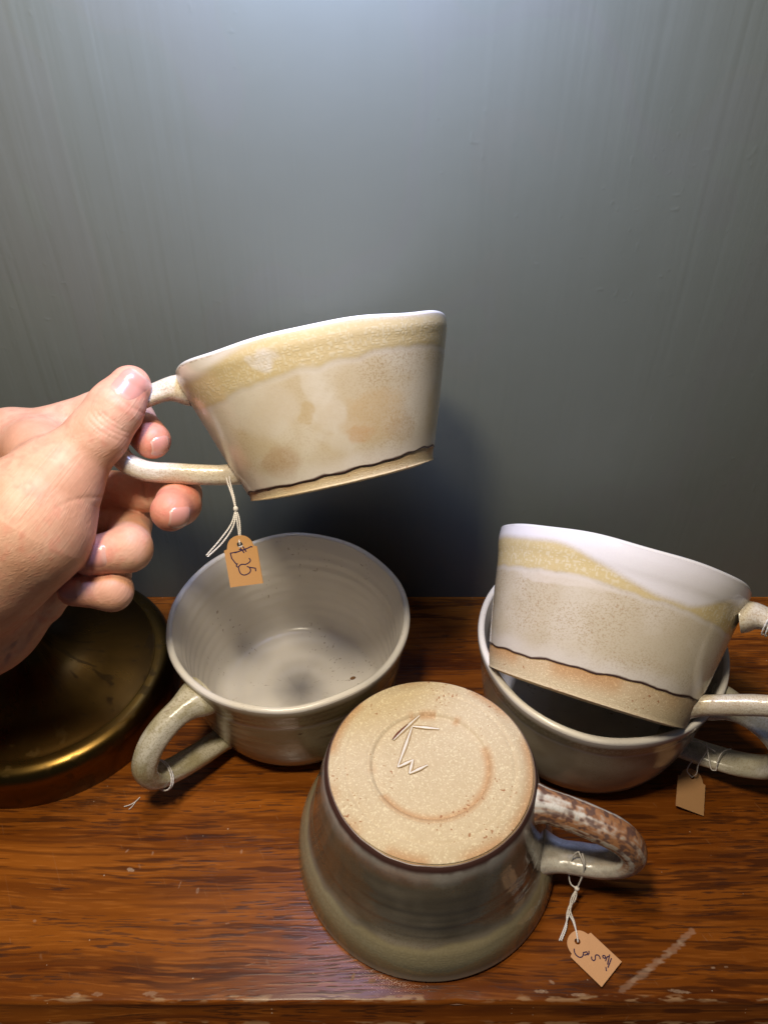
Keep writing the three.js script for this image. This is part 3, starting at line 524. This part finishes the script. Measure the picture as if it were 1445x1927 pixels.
// ---------------------------------------------------------------- the hand: one distance field, meshed with surface nets
{
  const P = {};
  const J = (n, px, py, d, r) => { P[n] = { p: at(px, py, d * HELD), r: r * HELD }; };
  // wrist and palm
  J('forearm', -330, 1330, 0.385, 0.027); J('wristA', -120, 1085, 0.372, 0.027); J('wristB', -95, 1200, 0.368, 0.023);
  J('mcpI', 22, 838, 0.372, 0.0125); J('mcpM', 20, 930, 0.381, 0.0130); J('mcpR', 40, 1020, 0.379, 0.0120); J('mcpP', 70, 1095, 0.374, 0.0105);
  J('hypo', -20, 1170, 0.366, 0.0190); J('hypo2', 75, 1130, 0.364, 0.0115);
  J('cmc', -45, 1050, 0.332, 0.0235); J('thenar', 50, 985, 0.326, 0.0225); J('tmcp', 105, 905, 0.328, 0.0158);
  J('web', 70, 850, 0.352, 0.0115);
  // thumb
  J('tip', 186, 816, 0.3275, 0.0117); J('tpad', 218, 768, 0.3285, 0.0108); J('tend', 245, 727, 0.3305, 0.0086);
  // fingers: knuckle, middle joint, last joint, tip
  J('i1', 186, 776, 0.367, 0.0094); J('i2', 252, 790, 0.3600, 0.0088); J('i3', 287, 829, 0.3430, 0.0079);
  J('m1', 215, 925, 0.372, 0.0092); J('m2', 340, 930, 0.357, 0.0086); J('m2b', 336, 948, 0.345, 0.0090); J('m3', 322, 962, 0.333, 0.0084);
  J('r1', 246, 985, 0.371, 0.0092); J('r2', 243, 1033, 0.3475, 0.0095); J('r3', 168, 1046, 0.3430, 0.0083);
  J('p1', 212, 1078, 0.370, 0.0080); J('p2', 212, 1112, 0.3500, 0.0083); J('p3', 140, 1110, 0.3450, 0.0070);
  const cap = (x, y, z, A, B) => {
    const a = P[A], b = P[B], dx = b.p.x - a.p.x, dy = b.p.y - a.p.y, dz = b.p.z - a.p.z, px = x - a.p.x, py = y - a.p.y, pz = z - a.p.z;
    const t = clamp((px * dx + py * dy + pz * dz) / (dx * dx + dy * dy + dz * dz)), ex = px - dx * t, ey = py - dy * t, ez = pz - dz * t;
    return Math.sqrt(ex * ex + ey * ey + ez * ez) - mix(a.r, b.r, t);
  };
  const sm = (a, b, k) => { const h = Math.max(k - Math.abs(a - b), 0) / k; return Math.min(a, b) - h * h * k * 0.25; };
  const palmCaps = [['forearm', 'wristA'], ['forearm', 'wristB'], ['wristA', 'mcpI'], ['wristA', 'mcpM'], ['wristA', 'mcpR'], ['wristB', 'mcpP'], ['wristB', 'hypo'], ['hypo', 'hypo2'], ['mcpI', 'mcpM'], ['mcpM', 'mcpR'], ['mcpR', 'mcpP'], ['wristA', 'hypo']];
  const thumbCaps = [['wristB', 'cmc', 0.02], ['wristA', 'cmc', 0.02], ['cmc', 'thenar', 0.012], ['thenar', 'tmcp', 0.012], ['tmcp', 'tip', 0.008], ['tip', 'tpad', 0.004], ['tpad', 'tend', 0.004]];
  const fingers = [['mcpI', 'i1', 'i2', 'i3'], ['mcpM', 'm1', 'm2', 'm2b', 'm3'], ['mcpR', 'r1', 'r2', 'r3'], ['mcpP', 'p1', 'p2', 'p3']];
  const camN = FWD.clone().negate();
  // skin folds: [centre, direction across the fold, half width of the fold, half length, depth, side it lies on]
  const folds = [];
  const fold = (px, py, d, ax, ay, w, len, depth, bow = 0) => { const c = at(px, py, d * HELD), n = RIGHT.clone().multiplyScalar(ax).addScaledVector(UP, -ay).normalize(); folds.push({ c, n, t: n.clone().cross(camN).normalize(), w, len, depth, bow }); };
  for (const [o, dep, ln] of [[-15, 0.00012, 0.0050], [-8, 0.00022, 0.0072], [-3, 0.00010, 0.0055], [3, 0.00024, 0.0080], [9, 0.00012, 0.0065], [13, 0.00020, 0.0074], [21, 0.00012, 0.0058]]) fold(196 + o * 0.60, 806 - o * 0.78, 0.317, 0.60, -0.78, 0.00055, ln, dep, 22);
  fold(233, 757, 0.318, 0.6, -0.78, 0.0007, 0.0085, 0.00018, 14);
  fold(128, 797, 0.342, 0.85, 0.5, 0.0012, 0.0085, 0.0008, 0);
  fold(118, 785, 0.342, 0.9, 0.4, 0.0009, 0.006, 0.0004, 0);
  fold(170, 960, 0.318, 0.8, 0.35, 0.0012, 0.010, 0.00022, 30); fold(150, 940, 0.318, 0.35, 0.9, 0.0009, 0.008, 0.00015, 40);
  fold(262, 900, 0.35, 1, -0.2, 0.0010, 0.011, 0.0011, 0);
  fold(60, 1190, 0.345, 0.85, 0.5, 0.0016, 0.016, 0.0008, 6); fold(25, 1215, 0.345, 0.85, 0.5, 0.0016, 0.017, 0.0009, 6); fold(-5, 1235, 0.345, 0.85, 0.5, 0.0016, 0.016, 0.0008, 6);
  const sdf = (x, y, z, fine = true) => {
    let d = 1; for (const c of palmCaps) d = sm(d, cap(x, y, z, c[0], c[1]), 0.010);
    let th = cap(x, y, z, 'cmc', 'thenar'); for (const c of thumbCaps) th = sm(th, cap(x, y, z, c[0], c[1]), c[2]);
    for (const f of fingers) d = sm(d, cap(x, y, z, f[0], f[1]), 0.006);
    d = sm(d, cap(x, y, z, 'web', 'tmcp'), 0.010); d = sm(d, cap(x, y, z, 'web', 'mcpI'), 0.012);
    d = sm(d, th, th < 0.03 ? 0.0045 : 0.0045);
    for (const f of fingers) {
      let k = 1; for (let i = 1; i + 1 < f.length; i++) k = sm(k, cap(x, y, z, f[i], f[i + 1]), 0.0035);
      k = sm(k, cap(x, y, z, f[0], f[1]) + 0.0004, 0.003);
      d = sm(d, k, 0.0014);
    }
    if (fine && d > -0.004 && d < 0.004) for (const f of folds) {
      const dx = x - f.c.x, dy = y - f.c.y, dz = z - f.c.z, l = dx * f.t.x + dy * f.t.y + dz * f.t.z; if (Math.abs(l) > f.len) continue;
      const s = dx * f.n.x + dy * f.n.y + dz * f.n.z - f.bow * l * l, q = s / f.w; if (Math.abs(q) > 3) continue;
      const depth = -(dx * camN.x + dy * camN.y + dz * camN.z); if (Math.abs(depth) > 0.014) continue;
      const e = l / f.len; d += f.depth * (0.45 + 1.1 * noise(x * 420 + 5, y * 420, z * 420)) * Math.exp(-q * q) * (1 - e * e) * sst(0.014, 0.009, Math.abs(depth));
    }
    if (fine) d += 0.00012 * (fbm(x * 260, y * 260, z * 260, 2) - 0.5);
    return d;
  };
  // bounds, coarse pass, then cells of 0.8 mm where the surface may be
  const lo = V(1, 1, 1).multiplyScalar(9), hi = lo.clone().negate();
  for (const k in P) if (k !== 'forearm') { lo.min(P[k].p.clone().subScalar(P[k].r + 0.004)); hi.max(P[k].p.clone().addScalar(P[k].r + 0.004)); }
  lo.x = -0.262;
  const C = 0.0008, K = 5, n = [0, 1, 2].map((i) => Math.ceil((hi.getComponent(i) - lo.getComponent(i)) / C / K) * K), [nx, ny, nz] = n, sx = nx + 1, sy = ny + 1;
  const F = new Float32Array(sx * sy * (nz + 1)).fill(1), id = (i, j, k) => (k * sy + j) * sx + i, near = [];
  for (let k = 0; k < nz; k += K) for (let j = 0; j < ny; j += K) for (let i = 0; i < nx; i += K) {
    const d = sdf(lo.x + (i + K / 2) * C, lo.y + (j + K / 2) * C, lo.z + (k + K / 2) * C, false);
    if (Math.abs(d) < K * C * 0.87 * 1.5 + 0.0008) near.push([i, j, k]); else if (d < 0) for (let c = 0; c < K; c++) for (let b = 0; b < K; b++) for (let a = 0; a < K; a++) F[id(i + a, j + b, k + c)] = -1;
  }
  const done = new Uint8Array(F.length);
  for (const [i, j, k] of near) for (let c = 0; c <= K; c++) for (let b = 0; b <= K; b++) for (let a = 0; a <= K; a++) { const q = id(i + a, j + b, k + c); if (!done[q]) { done[q] = 1; F[q] = sdf(lo.x + (i + a) * C, lo.y + (j + b) * C, lo.z + (k + c) * C); } }
  const pos = [], idx = [], vid = new Int32Array(F.length).fill(-1), E8 = [[0, 1], [2, 3], [4, 5], [6, 7], [0, 2], [1, 3], [4, 6], [5, 7], [0, 4], [1, 5], [2, 6], [3, 7]];
  for (const [bi, bj, bk] of near) for (let c = 0; c < K; c++) for (let b = 0; b < K; b++) for (let a = 0; a < K; a++) {
    const i = bi + a, j = bj + b, k = bk + c, v = []; let m = 0;
    for (let q = 0; q < 8; q++) { v.push(F[id(i + (q & 1), j + ((q >> 1) & 1), k + (q >> 2))]); if (v[q] < 0) m |= 1 << q; }
    if (m === 0 || m === 255) continue;
    let X = 0, Y = 0, Z = 0, N = 0;
    for (const [p, q] of E8) if ((v[p] < 0) !== (v[q] < 0)) { const t = v[p] / (v[p] - v[q]); X += mix(p & 1, q & 1, t); Y += mix((p >> 1) & 1, (q >> 1) & 1, t); Z += mix(p >> 2, q >> 2, t); N++; }
    vid[id(i, j, k)] = pos.length / 3; pos.push(lo.x + (i + X / N) * C, lo.y + (j + Y / N) * C, lo.z + (k + Z / N) * C);
  }
  const quad = (a, b, c, d, f) => { if (a < 0 || b < 0 || c < 0 || d < 0) return; if (f) idx.push(a, c, b, a, d, c); else idx.push(a, b, c, a, c, d); };
  for (let k = 1; k < nz; k++) for (let j = 1; j < ny; j++) for (let i = 1; i < nx; i++) {
    if (vid[id(i, j, k)] < 0) continue;
    const s = F[id(i, j, k)] < 0;
    if (s !== F[id(i + 1, j, k)] < 0) quad(vid[id(i, j, k)], vid[id(i, j - 1, k)], vid[id(i, j - 1, k - 1)], vid[id(i, j, k - 1)], !s);
    if (s !== F[id(i, j + 1, k)] < 0) quad(vid[id(i, j, k)], vid[id(i, j, k - 1)], vid[id(i - 1, j, k - 1)], vid[id(i - 1, j, k)], !s);
    if (s !== F[id(i, j, k + 1)] < 0) quad(vid[id(i, j, k)], vid[id(i - 1, j, k)], vid[id(i - 1, j - 1, k)], vid[id(i, j - 1, k)], !s);
  }
  const origin = P.wristA.p.clone(), nor = [], col = [], uv = [], e = 0.00025, cnt = pos.length / 3, q = V(0, 0, 0);
  const red = [['tend', 0.020, 0.55], ['i3', 0.020, 0.9], ['m3', 0.024, 0.9], ['r3', 0.018, 0.6], ['p3', 0.016, 0.6], ['r2', 0.010, 0.35], ['p2', 0.010, 0.3], ['web', 0.018, 0.35], ['mcpI', 0.02, 0.3]].map(([k, r, s]) => [P[k].p, r, s]);
  for (let i = 0; i < cnt; i++) {
    const x = pos[i * 3], y = pos[i * 3 + 1], z = pos[i * 3 + 2], d = (a, b, c) => sdf(x + a, y + b, z + c);
    q.set(d(e, 0, 0) - d(-e, 0, 0), d(0, e, 0) - d(0, -e, 0), d(0, 0, e) - d(0, 0, -e)).normalize(); nor.push(q.x, q.y, q.z);
    let k = 0; for (const [p, r, s] of red) k = Math.max(k, s * sst(r, r * 0.25, Math.hypot(x - p.x, y - p.y, z - p.z)));
    const m = fbm(x * 110, y * 110, z * 110, 3), m2 = fbm(x * 420, y * 420, z * 420, 2), m3 = noise(x * 1500, y * 1500, z * 1500);
    let c = mix3([0.60, 0.310, 0.195], [0.66, 0.385, 0.255], sst(0.3, 0.7, m)); c = mix3(c, [0.64, 0.225, 0.15], clamp(0.85 * k + 0.45 * sst(0.5, 0.72, m2 * 0.5 + m * 0.5))); c = c.map((q) => q * (0.95 + 0.10 * m3)); col.push(...c);
    uv.push((x * 0.9 + z * 0.5) / 0.06, (y + z * 0.4) / 0.06);
    pos[i * 3] -= origin.x; pos[i * 3 + 1] -= origin.y; pos[i * 3 + 2] -= origin.z;
  }
  const g = new THREE.BufferGeometry();
  g.setAttribute('position', new THREE.Float32BufferAttribute(pos, 3)); g.setAttribute('normal', new THREE.Float32BufferAttribute(nor, 3)); g.setAttribute('color', new THREE.Float32BufferAttribute(col, 3)); g.setAttribute('uv', new THREE.Float32BufferAttribute(uv, 2)); g.setIndex(idx);
  const maps = surfaceMaps(512, 512, (u, v) => {                 // fine crossed skin lines
    const w = 64, per = (x, y, s) => { const a = noise(x, y, s), b = noise(x - w, y, s), t = x / w; return mix(a, b, sst(0.8, 1, t)); };
    const a = Math.abs(per(u * w, v * w * 1.6, 1) - 0.5) * 2, b = Math.abs(per(u * w * 0.99 + 0.3, v * w * 0.8, 5) - 0.5) * 2;
    return { c: [1, 1, 1], r: 0.48 + 0.14 * a, h: 0.5 + 0.3 * Math.min(a, b) };
  }, 'rh');
  const skin = new THREE.MeshPhysicalMaterial({ ...maps, roughness: 1, bumpScale: 0.00030, vertexColors: true, sheen: 0.25, sheenColor: new THREE.Color(1, 0.6, 0.5), sheenRoughness: 0.5, ior: 1.42 });
  const person = thing('person', 'bare left hand reaching in from the left, pinching the handle of the held mug', 'person', origin);
  mesh('hand', g, skin, person);
  // nails: plates laid on the field
  const nailMat = new THREE.MeshPhysicalMaterial({ vertexColors: true, roughness: 0.26, clearcoat: 0.3, clearcoatRoughness: 0.2 });
  const nail = (c, tip, normal, w, len, chain) => {
    const skinAt = (x, y, z) => { let k = 1; for (let i = 0; i + 1 < chain.length; i++) k = sm(k, cap(x, y, z, chain[i], chain[i + 1]), 0.0035); return k; };
    const nrm = normal.clone().normalize(), dir = tip.clone().sub(c); dir.addScaledVector(nrm, -dir.dot(nrm)).normalize(); const side = dir.clone().cross(nrm).normalize(), NU = 18, NV = 22;
    const on = (a, b) => {
      const wid = w * 0.5 * (1 - 0.10 * Math.pow(Math.abs(b), 3)) * Math.sqrt(clamp(1 - Math.pow(Math.max(0, -b), 4) * 0.75) * clamp(1 - Math.pow(Math.max(0, b), 5) * 0.55));
      const p = c.clone().addScaledVector(side, a * wid).addScaledVector(dir, b * len * 0.5);
      const start = p.clone().addScaledVector(nrm, 0.006); let s = 0;
      for (let i = 0; i < 40; i++) { const d = skinAt(start.x - nrm.x * s, start.y - nrm.y * s, start.z - nrm.z * s); s += d * 0.8; if (d < 1e-5 || s > 0.013) break; }
      const lift = mix(0.00045, -0.00025, Math.pow(Math.abs(a), 6)) * (b < -0.75 ? mix(1, -0.3, (-0.75 - b) / 0.25) : 1);
      return start.addScaledVector(nrm, -s + lift).sub(origin);
    };
    const gg = grid(NU, NV, (i, j) => { const b = j * 2 - 1, free = sst(0.86, 0.93, b), lun = sst(-0.5, -0.8, b); let c3 = mix3([0.60, 0.27, 0.21], [0.64, 0.36, 0.28], lun); c3 = mix3(c3, [0.70, 0.48, 0.37], free * 0.55); return [on(i * 2 - 1, b), i, j, c3]; }, false, true);
    mesh('fingernail', gg, nailMat, person);
  };
  const dirOf = (x, y, z) => RIGHT.clone().multiplyScalar(x).addScaledVector(UP, -y).addScaledVector(camN, z);
  nail(at(243, 724, 0.322 * HELD), at(262, 700, 0.323 * HELD), dirOf(0.10, -0.06, 1), 0.0124 * HELD, 0.0132 * HELD, ['tip', 'tpad', 'tend']);
  nail(at(300, 838, 0.340 * HELD), at(288, 848, 0.333 * HELD), dirOf(0.80, 0.25, 0.75), 0.0090 * HELD, 0.0090 * HELD, ['i1', 'i2', 'i3']);
  nail(at(337, 972, 0.330 * HELD), at(322, 980, 0.323 * HELD), dirOf(0.72, 0.35, 0.85), 0.0100 * HELD, 0.0105 * HELD, ['m1', 'm2', 'm2b', 'm3']);
  nail(at(172, 1042, 0.335 * HELD), at(140, 1046, 0.336 * HELD), dirOf(-0.1, -0.35, 1), 0.0105 * HELD, 0.0115 * HELD, ['r1', 'r2', 'r3']);
  nail(at(128, 1107, 0.338 * HELD), at(105, 1109, 0.338 * HELD), dirOf(-0.2, -0.2, 1), 0.0088 * HELD, 0.0095 * HELD, ['p1', 'p2', 'p3']);
}
// ---------------------------------------------------------------- the bulbs above, out of the picture
for (const [pos, color, r, label] of [[LAMP, WARM, 0.016, 'warm white round bulb above the middle of the shelf'], [FILL, WARM, 0.02, 'largest warm white round bulb, nearest to the viewer'], [COOL, COLD, 0.012, 'cool white round bulb above, close to the wall']]) {
  const o = mesh('light_bulb', new THREE.SphereGeometry(r, 24, 16), new THREE.MeshStandardMaterial({ color: 0x000000, emissive: new THREE.Color(...color), emissiveIntensity: 6 }), scene);
  o.position.copy(pos); o.castShadow = false; tag(o, label, 'light bulb');
}
renderer.render(scene, camera);
